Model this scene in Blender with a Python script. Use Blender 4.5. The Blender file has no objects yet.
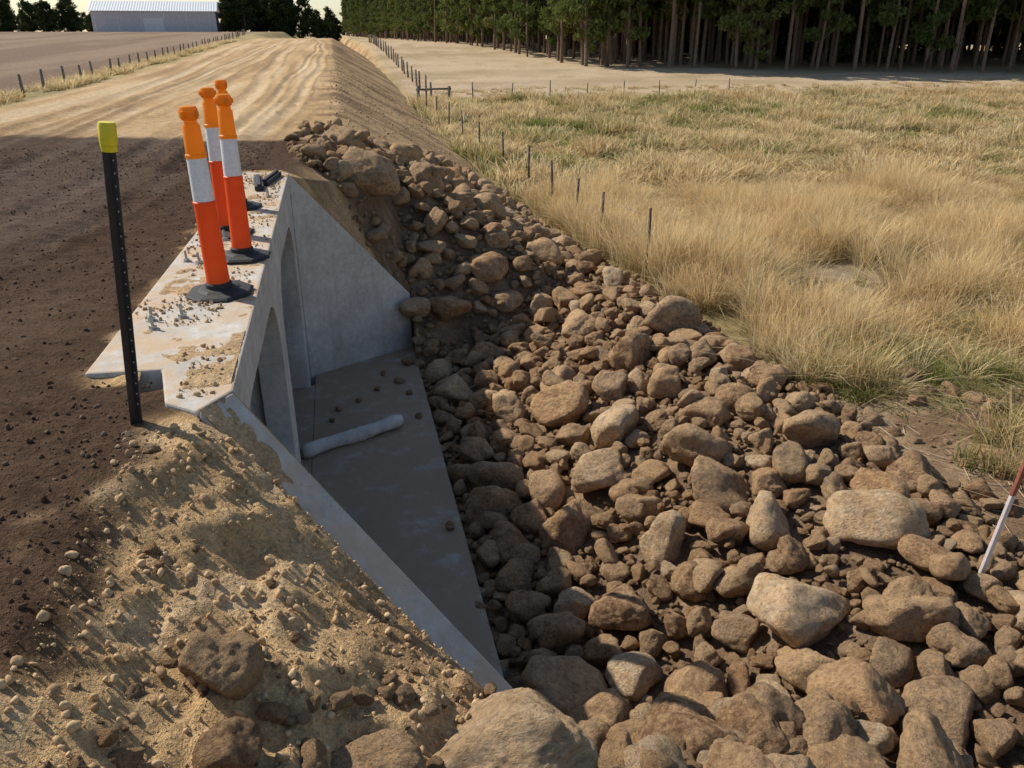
import bpy, bmesh, math, random
import numpy as np
from mathutils import Vector, Matrix, noise as mnoise, Euler

random.seed(7); rng = np.random.default_rng(7)
scene = bpy.context.scene
COL = scene.collection

# ------------------------------------------------------------ helpers
def sm(a, b, x):
    t = np.clip((x - a) / (b - a), 0, 1)
    return t * t * (3 - 2 * t)

def _h(ix, iy, seed):
    n = (ix.astype(np.int64) * 374761393 + iy.astype(np.int64) * 668265263 + seed * 1274126177) & 0xFFFFFFFF
    n = ((n ^ (n >> 13)) * 1274126177) & 0xFFFFFFFF
    n = n ^ (n >> 16)
    return (n & 0xFFFFFF) / float(0xFFFFFF)

def vnoise(x, y, seed=0):
    x = np.asarray(x, float); y = np.asarray(y, float)
    xi = np.floor(x); yi = np.floor(y)
    fx = x - xi; fy = y - yi
    fx = fx * fx * fx * (fx * (fx * 6 - 15) + 10); fy = fy * fy * fy * (fy * (fy * 6 - 15) + 10)
    a = _h(xi, yi, seed); b = _h(xi + 1, yi, seed); c = _h(xi, yi + 1, seed); d = _h(xi + 1, yi + 1, seed)
    return (a * (1 - fx) + b * fx) * (1 - fy) + (c * (1 - fx) + d * fx) * fy

def fbm(x, y, f=1.0, o=4, seed=0, g=0.5):
    v = 0; a = 1; t = 0
    for i in range(o):
        v = v + a * (vnoise(x * f + 17.3 * i, y * f - 9.1 * i, seed + i) * 2 - 1)
        t += a; a *= g; f *= 2.03
    return v / t

RUTS = ((-2.15, .16, .045), (-2.95, .16, .05), (-4.2, .2, .035), (-5.2, .2, .03), (-6.4, .2, .03))
def rut_center(rc, s):
    bend = np.where(rc > -3.2, -.028 * np.maximum(0, 10.5 - s) ** 2, .022 * (s - 8) ** 1.0)
    return rc + .10 * np.sin(s * .35 + rc) + bend
TRACKS = ((-.9, .13), (-1.35, .10), (-2.5, .2), (-4.1, .2), (-4.6, .12), (-6.0, .2))
def track_center(rc, s): return rc + .35 * np.sin(s * .07 + rc * 2.1) + .08 * np.sin(s * .4 + rc)
# ------------------------------------------------------------ terrain height
def top_height(r, s):
    prof = .9 * sm(20, 85, s) - .6 * sm(95, 170, s)
    leftz = -.2 + 1.75 * sm(20, 140, s)
    w = sm(7.4, 10, -r)
    z = prof * (1 - w) + leftz * w
    z = z + (.018 * fbm(r, s, 3, 4, 5) + .015 * fbm(r, s, 11, 2, 6)) * sm(60, 20, s)
    for rc, wd, dp in RUTS:
        c = rut_center(rc, s)
        g = np.exp(-((r - c) / wd) ** 4)
        tread = .015 * np.sin((s + .6 * np.abs(r - c)) * 2 * math.pi / .17)
        berm = np.exp(-((np.abs(r - c) - wd * 1.5) / .07) ** 2) * .030 * (1 + .8 * fbm(r, s, 5, 2, 8))
        z = z + (-dp * g + tread * g + berm) * sm(17, 13, s) * (.4 + .6 * sm(-.3, .2, fbm(r, s, .6, 2, 9)))
    for rc, wd in TRACKS:
        c = track_center(rc, s)
        z = z + (-.03 * np.exp(-((r - c) / wd) ** 2) + .02 * np.exp(-((np.abs(r - c) - wd * 1.6) / .08) ** 2)) * sm(13, 16, s) * sm(90, 50, s)
    return z

def field_height(r, s):
    return -2.05 + 2.3 * sm(25, 110, s) + .10 * fbm(r, s, .35, 3, 11) * sm(3.5, 6, r)

def H(r, s, hole=True):
    r = np.asarray(r, float); s = np.asarray(s, float)
    top = top_height(r, s)
    prof = .9 * sm(20, 85, s) - .6 * sm(95, 170, s)
    field = field_height(r, s)
    floor = -2.8 + (field + 2.8) * sm(.9, 4.2, r)
    # near batter
    rc = -1.05 + .25 * sm(2.6, 3.3, s) + .07 * fbm(s, s * 0, 1.3, 3, 21)
    dr = np.maximum(0, r - rc)
    nb = -.54 * dr * dr / (dr + .12) - .05 * sm(0, .2, dr)
    rid = 1 - np.abs(fbm(r, s, 1.6, 4, 33))
    lump = .11 * fbm(r, s, 1.7, 5, 31, .55) + .05 * fbm(r, s, 6, 4, 37, .6) + .08 * (rid - .8) + .014 * fbm(r, s, 19, 2, 38)
    back = 3.40 - .594 * (np.clip(r, -.6, .75) + .6)
    wtop = .0 - 1.167 * (np.clip(r, -.7, .75) + .67) - .035
    dist = back - s
    nb = nb + lump * sm(-.1, .4, r - rc)
    k = np.where(r < .8, 26.0, 1.0)
    lim = wtop + np.where(dist > 0, .95 * dist + .25 * lump * sm(0, .3, dist), k * dist)
    nb = np.where(r > -.72, np.minimum(nb, lim), nb - 26 * np.maximum(0, s - 3.5))
    # far batter
    rcf = -.8 + .75 * sm(10.3, 14, s) + .16 * fbm(s, s * 0, .5, 4, 43) * sm(13, 17, s)
    drf = np.maximum(0, r - rcf)
    fb = prof - .55 * drf * drf / (drf + .1)
    fb = fb + .06 * fbm(r, s, .9, 5, 41) * sm(0, .5, r - rcf) * sm(10.8, 11.6, s)
    bk = 10.37 + .594 * (np.clip(r, -.65, .78) + .65)
    wt2 = -1.29 * (np.clip(r, -.65, .8) + .65) - .02 - .2 * np.maximum(0, r - .8)
    kf = np.where(r < .82, 26.0, .85)
    d2 = s - bk
    fb = np.where(r > -.8, np.minimum(fb, wt2 + np.where(d2 > 0, .85 * d2, kf * d2)), fb)
    fb = np.where((s < 7) & (r < .82), -9.0, fb)
    slope = np.maximum(np.maximum(nb, fb), floor)
    edge = np.where(s < 7, rc, rcf)
    z = np.where(r < edge, top, slope)
    z = np.where((r >= edge) & (s < 3.6), z + (top * sm(.25, 0, r - rc)), z)
    if hole:
        m = (r > -3.4) & (r < .8) & (s > 3.78) & (s < 10.0)
        z = np.where(m, np.minimum(z, -2.82), z)
    return z

def h1(r, s):
    return float(H(np.array([r]), np.array([s]), True)[0])

def rock_right(s):
    return np.interp(s, [-3, 2, 3.75, 6.2, 8.9, 12, 15, 18, 20], [4.5, 4.75, 4.7, 4.85, 4.6, 4.25, 3.85, 3.3, 2.6])
def rock_left(s):
    return np.interp(s, [-3, 1.9, 2.2, 2.8, 2.95, 10.7, 11.0, 11.5, 14, 15.5, 17.5, 19], [.2, .2, .45, .72, .86, .86, .25, -.55, .0, 1.0, 2.2, 3.0])
def in_rocks(r, s, m=0.0):
    return (r > rock_left(s) + m) & (r < rock_right(s) - m) & (s < 18.5)

# ------------------------------------------------------------ ground colours (albedo)
def ground_color(r, s):
    n = lambda f, sd, o=4: fbm(r, s, f, o, sd)
    z1 = 0 * r[:, None]
    def C(*c): return np.array(c)[None, :]
    def mix(a, b, m): return a * (1 - m[:, None]) + b * m[:, None]
    sandroad = mix(C(.62, .43, .235) + z1, C(.50, .33, .175), sm(-.3, .5, n(.35, 51)))
    streak = fbm(r * 2.2 + .3 * np.sin(s * .15), s * .08, 1, 4, 53)
    sandroad = mix(sandroad, C(.70, .54, .35), sm(.05, .5, streak) * .8)
    sandroad = mix(sandroad, C(.33, .22, .13), sm(.08, .55, -streak) * .6)
    for rc_, wd in TRACKS:
        sandroad = mix(sandroad, C(.74, .59, .40), np.exp(-((r - track_center(rc_, s)) / (wd * .8)) ** 2) * .6 * sm(-.5, .2, n(.7, 56)))
        sandroad = mix(sandroad, C(.34, .23, .135), np.exp(-((np.abs(r - track_center(rc_, s)) - wd * 1.7) / .09) ** 2) * .5 * sm(-.4, .4, n(.5, 59)))
    sandroad = mix(sandroad, C(.29, .19, .11), sm(20, 14, s + 2 * n(.3, 58)) * sm(-.2, .4, fbm(r * .8, s * .5, 1, 4, 54)) * .5)
    dark = mix(C(.098, .060, .039) + z1, C(.135, .088, .06), sm(-.1, .6, fbm(r * 1.5, s * .4, 1, 4, 55)))
    comp = sm(-1.9, -2.6, r + .2 * n(.5, 60)) * sm(5.5, 8.0, s - .3 * (r + 2))
    dark = mix(dark, C(.14, .10, .077), comp * (.2 + .6 * sm(-.3, .4, fbm(r * .8, s * .3, 1, 4, 62))))
    for rc_, wd, dp in RUTS:
        dark = mix(dark, C(.165, .128, .10), np.exp(-((r - rut_center(rc_, s)) / (wd * .9)) ** 2) * .5 * sm(-.5, .3, n(.8, 66)))
    dm = sm(.25, -.25, s - (13.7 + .35 * np.clip(-r - 1, 0, 9) + .7 * n(.5, 57)))
    col = mix(sandroad, dark, dm)
    soil = mix(C(.62, .415, .215) + z1, C(.40, .25, .135), sm(.0, .5, n(1.4, 61)))
    soil = mix(soil, C(.70, .515, .31), sm(.12, .5, n(4, 63)) * .7)
    low = sm(-.35, .05, r - .15 * n(2, 64)) * sm(2.1, 2.5, s)
    soil = mix(soil, C(.32, .20, .11), low * .75)
    rc = -1.0 + .2 * sm(2.6, 3.4, s)
    rc2 = np.where(s < 3.9, rc - .03, -1.25 + 0 * s)
    sm_m = sm(-.10, .12, (r - rc2) + .25 * n(3, 65)) * (s < 10.6)
    col = mix(col, soil, sm_m)
    fbm_ = (s >= 10.6) & (r > -.9)
    bcol = mix(C(.54, .37, .205) + z1, C(.27, .175, .10), sm(-.15, .35, fbm(r * .6, s * 1.4, 1, 5, 67, .6)))
    col = mix(col, bcol, fbm_ * sm(-.5, 0.2, r + .3 + .3 * n(.8, 69)))
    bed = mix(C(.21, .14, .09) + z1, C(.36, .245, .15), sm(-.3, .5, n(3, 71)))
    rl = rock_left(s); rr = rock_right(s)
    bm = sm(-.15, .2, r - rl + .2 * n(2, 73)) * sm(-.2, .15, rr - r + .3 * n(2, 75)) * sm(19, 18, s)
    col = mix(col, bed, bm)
    fs = mix(C(.46, .34, .18) + z1, C(.29, .23, .11), sm(-.1, .5, n(.25, 77)))
    fm = sm(-.2, .4, r - np.interp(s, [0, 12, 18, 30, 1000], [4.6, 4.3, 3.4, 3.4, 3.4]) + .25 * n(1, 79))
    col = mix(col, fs, fm)
    dirt = mix(C(.24, .155, .095) + z1, C(.40, .285, .175), sm(-.3, .4, n(2, 81)))
    dmm = sm(4.4, 4.7, r) * sm(7.2, 6.3, s + .5 * n(1, 83))
    col = mix(col, dirt, dmm)
    bare = sm(1.6, .9, np.hypot((r - 8.0) / 1.3, s - 10.8) + .4 * n(1, 85))
    col = mix(col, C(.36, .28, .19), bare)
    pale = mix(C(.57, .44, .30) + z1, C(.42, .315, .20), sm(-.25, .4, fbm(r * .08, s * .25, 1, 5, 87, .6)))
    pale = mix(pale, C(.36, .28, .15), sm(.1, .5, n(.5, 88)) * .6)
    pm = sm(42, 44.5, s + 1.2 * n(.4, 89)) * sm(3.4, 4.5, r)
    col = mix(col, pale, pm)
    lg = mix(C(.46, .36, .19) + z1, C(.30, .25, .12), sm(-.2, .5, n(.6, 91)))
    col = mix(col, lg, sm(7.2, 7.9, -r + .3 * n(.7, 93)))
    pl = mix(C(.245, .17, .12) + z1, C(.32, .235, .165), sm(-.3, .4, fbm(r * .5, s * .05, 1, 4, 95)))
    col = mix(col, pl, sm(9.5, 11, -r + .8 * n(.3, 97)))
    return np.clip(col, 0, 1)

# ------------------------------------------------------------ materials
def new_mat(name):
    m = bpy.data.materials.new(name); m.use_nodes = True
    nt = m.node_tree; nt.nodes.clear()
    out = nt.nodes.new('ShaderNodeOutputMaterial')
    bs = nt.nodes.new('ShaderNodeBsdfPrincipled')
    nt.links.new(bs.outputs[0], out.inputs[0])
    return m, nt, bs, out
def N(nt, t, **kw):
    n = nt.nodes.new(t)
    for k, v in kw.items():
        if k.startswith('_'): setattr(n, k[1:], v)
        else: n.inputs[k.replace('__', ' ')].default_value = v
    return n
def noise(nt, vec, scale, detail=6, rough=.6):
    n = N(nt, 'ShaderNodeTexNoise', Scale=scale, Detail=detail, Roughness=rough)
    if vec is not None: nt.links.new(vec, n.inputs['Vector'])
    return n
def ramp(nt, fac, stops):
    n = nt.nodes.new('ShaderNodeValToRGB'); e = n.color_ramp.elements
    while len(e) < len(stops): e.new(.5)
    for i, (p, c) in enumerate(stops):
        e[i].position = p; e[i].color = (*c, 1) if len(c) == 3 else c
    nt.links.new(fac, n.inputs[0]); return n
def mixc(nt, fac, a, b, mode='MIX'):
    n = nt.nodes.new('ShaderNodeMix'); n.data_type = 'RGBA'; n.blend_type = mode
    for i, v in ((0, fac), (6, a), (7, b)):
        if hasattr(v, 'is_linked'): nt.links.new(v, n.inputs[i])
        else: n.inputs[i].default_value = v if i == 0 else (*v, 1)
    return n.outputs[2]
def bump(nt, h, strength, dist, prev=None):
    b = N(nt, 'ShaderNodeBump', Strength=strength, Distance=dist)
    nt.links.new(h, b.inputs['Height'])
    if prev is not None: nt.links.new(prev, b.inputs['Normal'])
    return b.outputs[0]

def make_ground_mat():
    m, nt, bs, out = new_mat('ground_soil')
    tc = N(nt, 'ShaderNodeNewGeometry'); pos = tc.outputs['Position']
    at = N(nt, 'ShaderNodeAttribute', _attribute_name='gcol')
    n1 = noise(nt, pos, 45, 4, .75); n2 = noise(nt, pos, 6, 6, .65)
    f1 = ramp(nt, n1.outputs[0], [(.25, (.5, .5, .5)), (.75, (1.45, 1.43, 1.4))])
    f2 = ramp(nt, n2.outputs[0], [(.3, (.75, .74, .72)), (.7, (1.22, 1.22, 1.22))])
    c = mixc(nt, 1.0, at.outputs['Color'], f1.outputs[0], 'MULTIPLY')
    c = mixc(nt, 1.0, c, f2.outputs[0], 'MULTIPLY')
    nt.links.new(c, bs.inputs['Base Color'])
    bs.inputs['Roughness'].default_value = .95; bs.inputs['Specular IOR Level'].default_value = .05
    b = bump(nt, n2.outputs[0], .6, .06)
    b = bump(nt, n1.outputs[0], 1.0, .026, b)
    nt.links.new(b, bs.inputs['Normal'])
    return m
M_GROUND = make_ground_mat()

def make_rock_mat(name, stops, dust=(.56, .37, .205), full=True):
    m, nt, bs, out = new_mat(name)
    tc = N(nt, 'ShaderNodeTexCoord'); oi = N(nt, 'ShaderNodeObjectInfo')
    add = N(nt, 'ShaderNodeVectorMath', _operation='ADD')
    mul = N(nt, 'ShaderNodeMath', _operation='MULTIPLY'); mul.inputs[1].default_value = 50
    nt.links.new(oi.outputs['Random'], mul.inputs[0])
    nt.links.new(tc.outputs['Object'], add.inputs[0]); nt.links.new(mul.outputs[0], add.inputs[1])
    p = add.outputs[0]
    base = ramp(nt, oi.outputs['Random'], stops)
    if not full:
        n2 = noise(nt, p, 2.5, 4, .7)
        f2 = ramp(nt, n2.outputs[0], [(.3, (.65, .65, .65)), (.7, (1.3, 1.3, 1.3))])
        c = mixc(nt, 1.0, base.outputs[0], f2.outputs[0], 'MULTIPLY')
        nt.links.new(c, bs.inputs['Base Color']); bs.inputs['Roughness'].default_value = .95; bs.inputs['Specular IOR Level'].default_value = .1
        return m
    n1 = noise(nt, p, 1.7, 5, .66); n2 = noise(nt, p, 9, 6, .74)
    f = ramp(nt, n1.outputs[0], [(.3, (.62, .54, .46)), (.5, (1, 1, 1)), (.72, (1.3, 1.2, 1.04))])
    c = mixc(nt, 1.0, base.outputs[0], f.outputs[0], 'MULTIPLY')
    n5 = noise(nt, p, 2.7, 4, .7)
    d = ramp(nt, n5.outputs[0], [(.42, (0, 0, 0)), (.62, (.85, .85, .85))])
    c = mixc(nt, d.outputs[0], c, dust)
    f2 = ramp(nt, n2.outputs[0], [(.3, (.50, .48, .46)), (.5, (1, 1, 1)), (.7, (1.3, 1.3, 1.3))])
    c = mixc(nt, 1.0, c, f2.outputs[0], 'MULTIPLY')
    nt.links.new(c, bs.inputs['Base Color'])
    bs.inputs['Roughness'].default_value = .94; bs.inputs['Specular IOR Level'].default_value = .06
    b = bump(nt, n1.outputs[0], .4, .10)
    b = bump(nt, n2.outputs[0], .9, .05, b)
    nt.links.new(b, bs.inputs['Normal'])
    return m
ROCKSTOPS = [(0, (.235, .14, .083)), (.18, (.45, .29, .165)), (.36, (.33, .235, .155)), (.55, (.53, .36, .21)), (.75, (.38, .22, .12)), (.9, (.56, .405, .255)), (1, (.62, .48, .33))]
M_ROCK = make_rock_mat('fieldstone', ROCKSTOPS)
M_CLOD = make_rock_mat('sand_clod', [(0, (.34, .22, .12)), (.5, (.50, .34, .185)), (1, (.62, .45, .27))], full=False)
M_CRUMB = make_rock_mat('dark_crumb', [(0, (.075, .046, .03)), (.5, (.11, .07, .046)), (1, (.18, .125, .09))], full=False)

def simple_mat(name, col, rough=.6, nscale=12, amt=.25, bs_=.15, metal=0, spec=.4, trans=0):
    m, nt, bs, out = new_mat(name)
    tc = N(nt, 'ShaderNodeTexCoord')
    n = noise(nt, tc.outputs['Object'], nscale, 5, .65)
    lo = tuple(x * (1 - amt) for x in col); hi = tuple(min(1, x * (1 + amt)) for x in col)
    r_ = ramp(nt, n.outputs[0], [(.3, lo), (.7, hi)])
    nt.links.new(r_.outputs[0], bs.inputs['Base Color'])
    bs.inputs['Roughness'].default_value = rough; bs.inputs['Metallic'].default_value = metal
    bs.inputs['Specular IOR Level'].default_value = spec
    nt.links.new(bump(nt, n.outputs[0], bs_, .01), bs.inputs['Normal'])
    if trans:
        tr = N(nt, 'ShaderNodeBsdfTranslucent'); nt.links.new(r_.outputs[0], tr.inputs['Color'])
        mx = N(nt, 'ShaderNodeMixShader'); mx.inputs[0].default_value = trans
        nt.links.new(bs.outputs[0], mx.inputs[1]); nt.links.new(tr.outputs[0], mx.inputs[2]); nt.links.new(mx.outputs[0], out.inputs[0])
    return m

def make_concrete(name, dlo, dhi, dcol, damt=.9):
    m, nt, bs, out = new_mat(name)
    g = N(nt, 'ShaderNodeNewGeometry'); pos = g.outputs['Position']
    n1 = noise(nt, pos, 1.8, 7, .68); n2 = noise(nt, pos, 14, 7, .72)
    c = ramp(nt, n1.outputs[0], [(.3, (.44, .415, .38)), (.55, (.58, .555, .51)), (.75, (.68, .655, .60))]).outputs[0]
    f2 = ramp(nt, n2.outputs[0], [(.3, (.78, .78, .78)), (.7, (1.12, 1.12, 1.12))])
    c = mixc(nt, 1.0, c, f2.outputs[0], 'MULTIPLY')
    mp = N(nt, 'ShaderNodeMapping'); mp.inputs['Scale'].default_value = (5, 5, .5); nt.links.new(pos, mp.inputs[0])
    n6 = noise(nt, mp.outputs[0], 1.5, 5, .6)
    st = ramp(nt, n6.outputs[0], [(.50, (0, 0, 0)), (.68, (.4, .4, .4))])
    c = mixc(nt, st.outputs[0], c, (.34, .28, .21))
    sx = N(nt, 'ShaderNodeSeparateXYZ'); nt.links.new(g.outputs['Normal'], sx.inputs[0])
    up = ramp(nt, sx.outputs[2], [(.45, (0, 0, 0)), (.85, (1, 1, 1))])
    n4 = noise(nt, pos, 2.6, 8, .74)
    dd = ramp(nt, n4.outputs[0], [(dlo, (0, 0, 0)), (dhi, (damt, damt, damt))])
    mm = N(nt, 'ShaderNodeMath', _operation='MULTIPLY'); nt.links.new(up.outputs[0], mm.inputs[0]); nt.links.new(dd.outputs[0], mm.inputs[1])
    c = mixc(nt, mm.outputs[0], c, dcol)
    v = N(nt, 'ShaderNodeTexVoronoi', Scale=22.0); nt.links.new(pos, v.inputs['Vector'])
    pr = ramp(nt, v.outputs['Distance'], [(.04, (.45, .43, .40)), (.10, (1, 1, 1))])
    c = mixc(nt, 1.0, c, pr.outputs[0], 'MULTIPLY')
    nt.links.new(c, bs.inputs['Base Color'])
    bs.inputs['Roughness'].default_value = .88; bs.inputs['Specular IOR Level'].default_value = .15
    b = bump(nt, n2.outputs[0], .3, .02)
    nt.links.new(b, bs.inputs['Normal'])
    return m
M_CONC = make_concrete('concrete', .40, .58, (.54, .39, .245), .9)
M_APRON = make_concrete('dusty_concrete', .20, .48, (.34, .24, .15), .88)

def grass_mat(name, stops, trans=.35):
    m, nt, bs, out = new_mat(name)
    nt.nodes.remove(bs)
    oi = N(nt, 'ShaderNodeObjectInfo'); g = N(nt, 'ShaderNodeTexCoord')
    base = ramp(nt, oi.outputs['Random'], stops)
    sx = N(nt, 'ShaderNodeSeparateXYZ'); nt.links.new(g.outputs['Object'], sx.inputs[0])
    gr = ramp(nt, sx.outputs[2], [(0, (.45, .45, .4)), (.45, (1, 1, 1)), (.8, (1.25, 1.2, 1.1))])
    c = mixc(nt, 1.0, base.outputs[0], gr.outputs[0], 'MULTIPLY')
    df = N(nt, 'ShaderNodeBsdfDiffuse'); nt.links.new(c, df.inputs['Color'])
    tr = N(nt, 'ShaderNodeBsdfTranslucent'); nt.links.new(c, tr.inputs['Color'])
    mx = N(nt, 'ShaderNodeMixShader'); mx.inputs[0].default_value = trans
    nt.links.new(df.outputs[0], mx.inputs[1]); nt.links.new(tr.outputs[0], mx.inputs[2]); nt.links.new(mx.outputs[0], out.inputs[0])
    return m
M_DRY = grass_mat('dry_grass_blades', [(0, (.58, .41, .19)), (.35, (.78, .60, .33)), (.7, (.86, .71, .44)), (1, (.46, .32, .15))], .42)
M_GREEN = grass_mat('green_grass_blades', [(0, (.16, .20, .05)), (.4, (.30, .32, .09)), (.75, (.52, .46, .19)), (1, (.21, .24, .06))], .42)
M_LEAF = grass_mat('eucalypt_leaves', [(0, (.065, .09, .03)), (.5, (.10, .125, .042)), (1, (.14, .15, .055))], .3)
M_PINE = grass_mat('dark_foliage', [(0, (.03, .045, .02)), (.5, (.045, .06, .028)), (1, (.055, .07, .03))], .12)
M_BARK = simple_mat('bark', (.19, .13, .09), .9, 6, .4, .5)

# ------------------------------------------------------------ mesh helpers
def mesh_obj(name, verts, faces, mats=(), smooth=False, parent=None, link=True):
    me = bpy.data.meshes.new(name); me.from_pydata([tuple(v) for v in verts], [], [tuple(f) for f in faces]); me.update()
    for m in mats: me.materials.append(m)
    if smooth: me.polygons.foreach_set('use_smooth', [True] * len(me.polygons))
    ob = bpy.data.objects.new(name, me)
    if link: COL.objects.link(ob)
    if parent: ob.parent = parent
    return ob
def empty(name, loc=(0, 0, 0)):
    e = bpy.data.objects.new(name, None); e.location = loc; e.empty_display_size = .2; COL.objects.link(e); return e
def bevel(ob, w=.01, seg=2):
    b = ob.modifiers.new('bevel', 'BEVEL'); b.width = w; b.segments = seg; b.limit_method = 'ANGLE'; return ob
def prism(name, plan, zb, zt, mat, parent=None, bw=.01):
    n = len(plan)
    zb = [zb] * n if not hasattr(zb, '__len__') else zb
    zt = [zt] * n if not hasattr(zt, '__len__') else zt
    v = [(p[0], p[1], zb[i]) for i, p in enumerate(plan)] + [(p[0], p[1], zt[i]) for i, p in enumerate(plan)]
    f = [tuple(range(n - 1, -1, -1)), tuple(range(n, 2 * n))] + [(i, (i + 1) % n, n + (i + 1) % n, n + i) for i in range(n)]
    ob = mesh_obj(name, v, f, [mat], parent=parent)
    bm = bmesh.new(); bm.from_mesh(ob.data); bmesh.ops.recalc_face_normals(bm, faces=bm.faces); bm.to_mesh(ob.data); bm.free()
    if bw: bevel(ob, bw)
    return ob
def box(name, x0, x1, y0, y1, z0, z1, mat, parent=None, bw=.008):
    return prism(name, [(x0, y0), (x1, y0), (x1, y1), (x0, y1)], z0, z1, mat, parent, bw)
def lathe(name, prof, seg, mat, parent=None, loc=(0, 0, 0), smooth=True, cap=True):
    v = []; f = []
    for (rad, z) in prof:
        for i in range(seg):
            a = 2 * math.pi * i / seg; v.append((rad * math.cos(a), rad * math.sin(a), z))
    for k in range(len(prof) - 1):
        for i in range(seg):
            f.append((k * seg + i, k * seg + (i + 1) % seg, (k + 1) * seg + (i + 1) % seg, (k + 1) * seg + i))
    if cap:
        f.append(tuple(range(seg - 1, -1, -1))); f.append(tuple((len(prof) - 1) * seg + i for i in range(seg)))
    ob = mesh_obj(name, v, f, [mat], smooth, parent); ob.location = loc
    if smooth:
        es = ob.modifiers.new('es', 'EDGE_SPLIT'); es.split_angle = math.radians(35)
    return ob
def tube(name, pts, rad, mat, parent=None, seg=8):
    v = []; f = []
    pts = [Vector(p) for p in pts]
    rads = rad if hasattr(rad, '__len__') else [rad] * len(pts)
    for k, p in enumerate(pts):
        d = (pts[min(k + 1, len(pts) - 1)] - pts[max(k - 1, 0)]).normalized()
        q = d.to_track_quat('Z', 'Y')
        for i in range(seg):
            a = 2 * math.pi * i / seg
            v.append(p + q @ Vector((math.cos(a) * rads[k], math.sin(a) * rads[k], 0)))
    for k in range(len(pts) - 1):
        for i in range(seg):
            f.append((k * seg + i, k * seg + (i + 1) % seg, (k + 1) * seg + (i + 1) % seg, (k + 1) * seg + i))
    f.append(tuple(range(seg - 1, -1, -1))); f.append(tuple((len(pts) - 1) * seg + i for i in range(seg)))
    return mesh_obj(name, v, f, [mat], True, parent)

# ------------------------------------------------------------ ground
def sheet(name, R, S, z, c, mat=M_GROUND):
    ns, nr = R.shape
    nv = nr * ns
    co = np.stack([R.ravel(), S.ravel(), z.ravel()], 1).astype(np.float32)
    i = np.arange(nr - 1)[None, :] + np.arange(ns - 1)[:, None] * nr
    i = i.ravel()
    f = np.stack([i, i + 1, i + 1 + nr, i + nr], 1).astype(np.int32)
    me = bpy.data.meshes.new(name)
    me.vertices.add(nv); me.vertices.foreach_set('co', co.ravel())
    me.loops.add(f.size); me.loops.foreach_set('vertex_index', f.ravel())
    me.polygons.add(len(f)); me.polygons.foreach_set('loop_start', np.arange(0, f.size, 4, dtype=np.int32))
    me.polygons.foreach_set('use_smooth', np.ones(len(f), bool))
    me.update(); me.validate()
    ca = me.color_attributes.new('gcol', 'FLOAT_COLOR', 'POINT')
    ca.data.foreach_set('color', np.concatenate([c, np.ones((nv, 1))], 1).astype(np.float32).ravel())
    me.materials.append(mat)
    ob = bpy.data.objects.new(name, me); COL.objects.link(ob)
    return ob
def grow(start, step, ratio, end):
    out = []; x = start; d = 1 if end > start else -1
    while (x - end) * d < 0:
        x += d * step; step *= ratio; out.append(x)
    return out
rs = np.array(sorted(grow(-6.6, .07, 1.07, -1500) + list(np.arange(-6.6, -1.5, .05)) + list(np.arange(-1.5, 1.0, .024)) + list(np.arange(1.0, 6, .06)) + grow(6, .08, 1.06, 1500)))
ss = np.array(sorted(grow(.5, .06, 1.15, -60) + list(np.arange(.5, 4.6, .024)) + list(np.arange(4.6, 12, .04)) + grow(12, .05, 1.03, 1500)))
rs = np.unique(np.round(rs, 4)); ss = np.unique(np.round(ss, 4))
R, S = np.meshgrid(rs, ss)
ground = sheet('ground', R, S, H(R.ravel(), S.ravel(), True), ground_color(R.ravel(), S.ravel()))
R, S = np.meshgrid(np.arange(-3.7, -1.08, .045), np.arange(3.62, 10.4, .04))
zz = H(R.ravel(), S.ravel(), False).reshape(R.shape) + .004
zz[0, :] -= .03; zz[-1, :] -= .03; zz[:, 0] -= .03
road = sheet('road_base', R, S, zz, ground_color(R.ravel(), S.ravel()))
def sandcol(R, S):
    return np.stack([.58 + 0 * R.ravel(), .41 + 0 * R.ravel(), .24 + 0 * R.ravel()], 1) * (1 + .22 * fbm(R.ravel(), S.ravel(), 5, 3, 407))[:, None]
S, U = np.meshgrid(np.arange(3.66, 10.1, .022), np.linspace(0, 1, 46), indexing='ij')
left = np.interp(S, [3.66, 4.04, 4.10, 4.5, 10.2], [-.865, -.88, -1.0, -1.315, -1.195]); right = -.622 - .0062 * (S - 3.64)
R = left + (right - left) * U
edge = sm(0, .12, U) * sm(3.66, 3.74, S)
th = .016 * fbm(R, S, 2.2, 5, 401, .65) + .010 * fbm(R, S, 12, 3, 405) - .004 + .010 * sm(4.9, 3.7, S - .9 * (R + .65))
th = np.minimum(th, .018) * (.15 + .85 * edge) - .012 * (1 - edge)
sheet('sand_spill', R, S, .030 + np.maximum(th, -.012), sandcol(R, S))
T, U = np.meshgrid(np.linspace(0.0, .36, 80), np.linspace(.01, .96, 26), indexing='ij')
R = -.605 + 1.365 * T - .13 * U; S = 3.635 - .805 * T - .21 * U
Z = .027 - 1.587 * T
th = .018 * fbm(R, S, 3.2, 5, 411, .6) + .009 * fbm(R, S, 14, 3, 415) + .002 - .055 * T + .022 * (U - .5)
th = np.minimum(th, .02) * sm(0, .15, U)
sheet('sand_spill', R, S, Z + np.maximum(th, -.012), sandcol(R, S))

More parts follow.
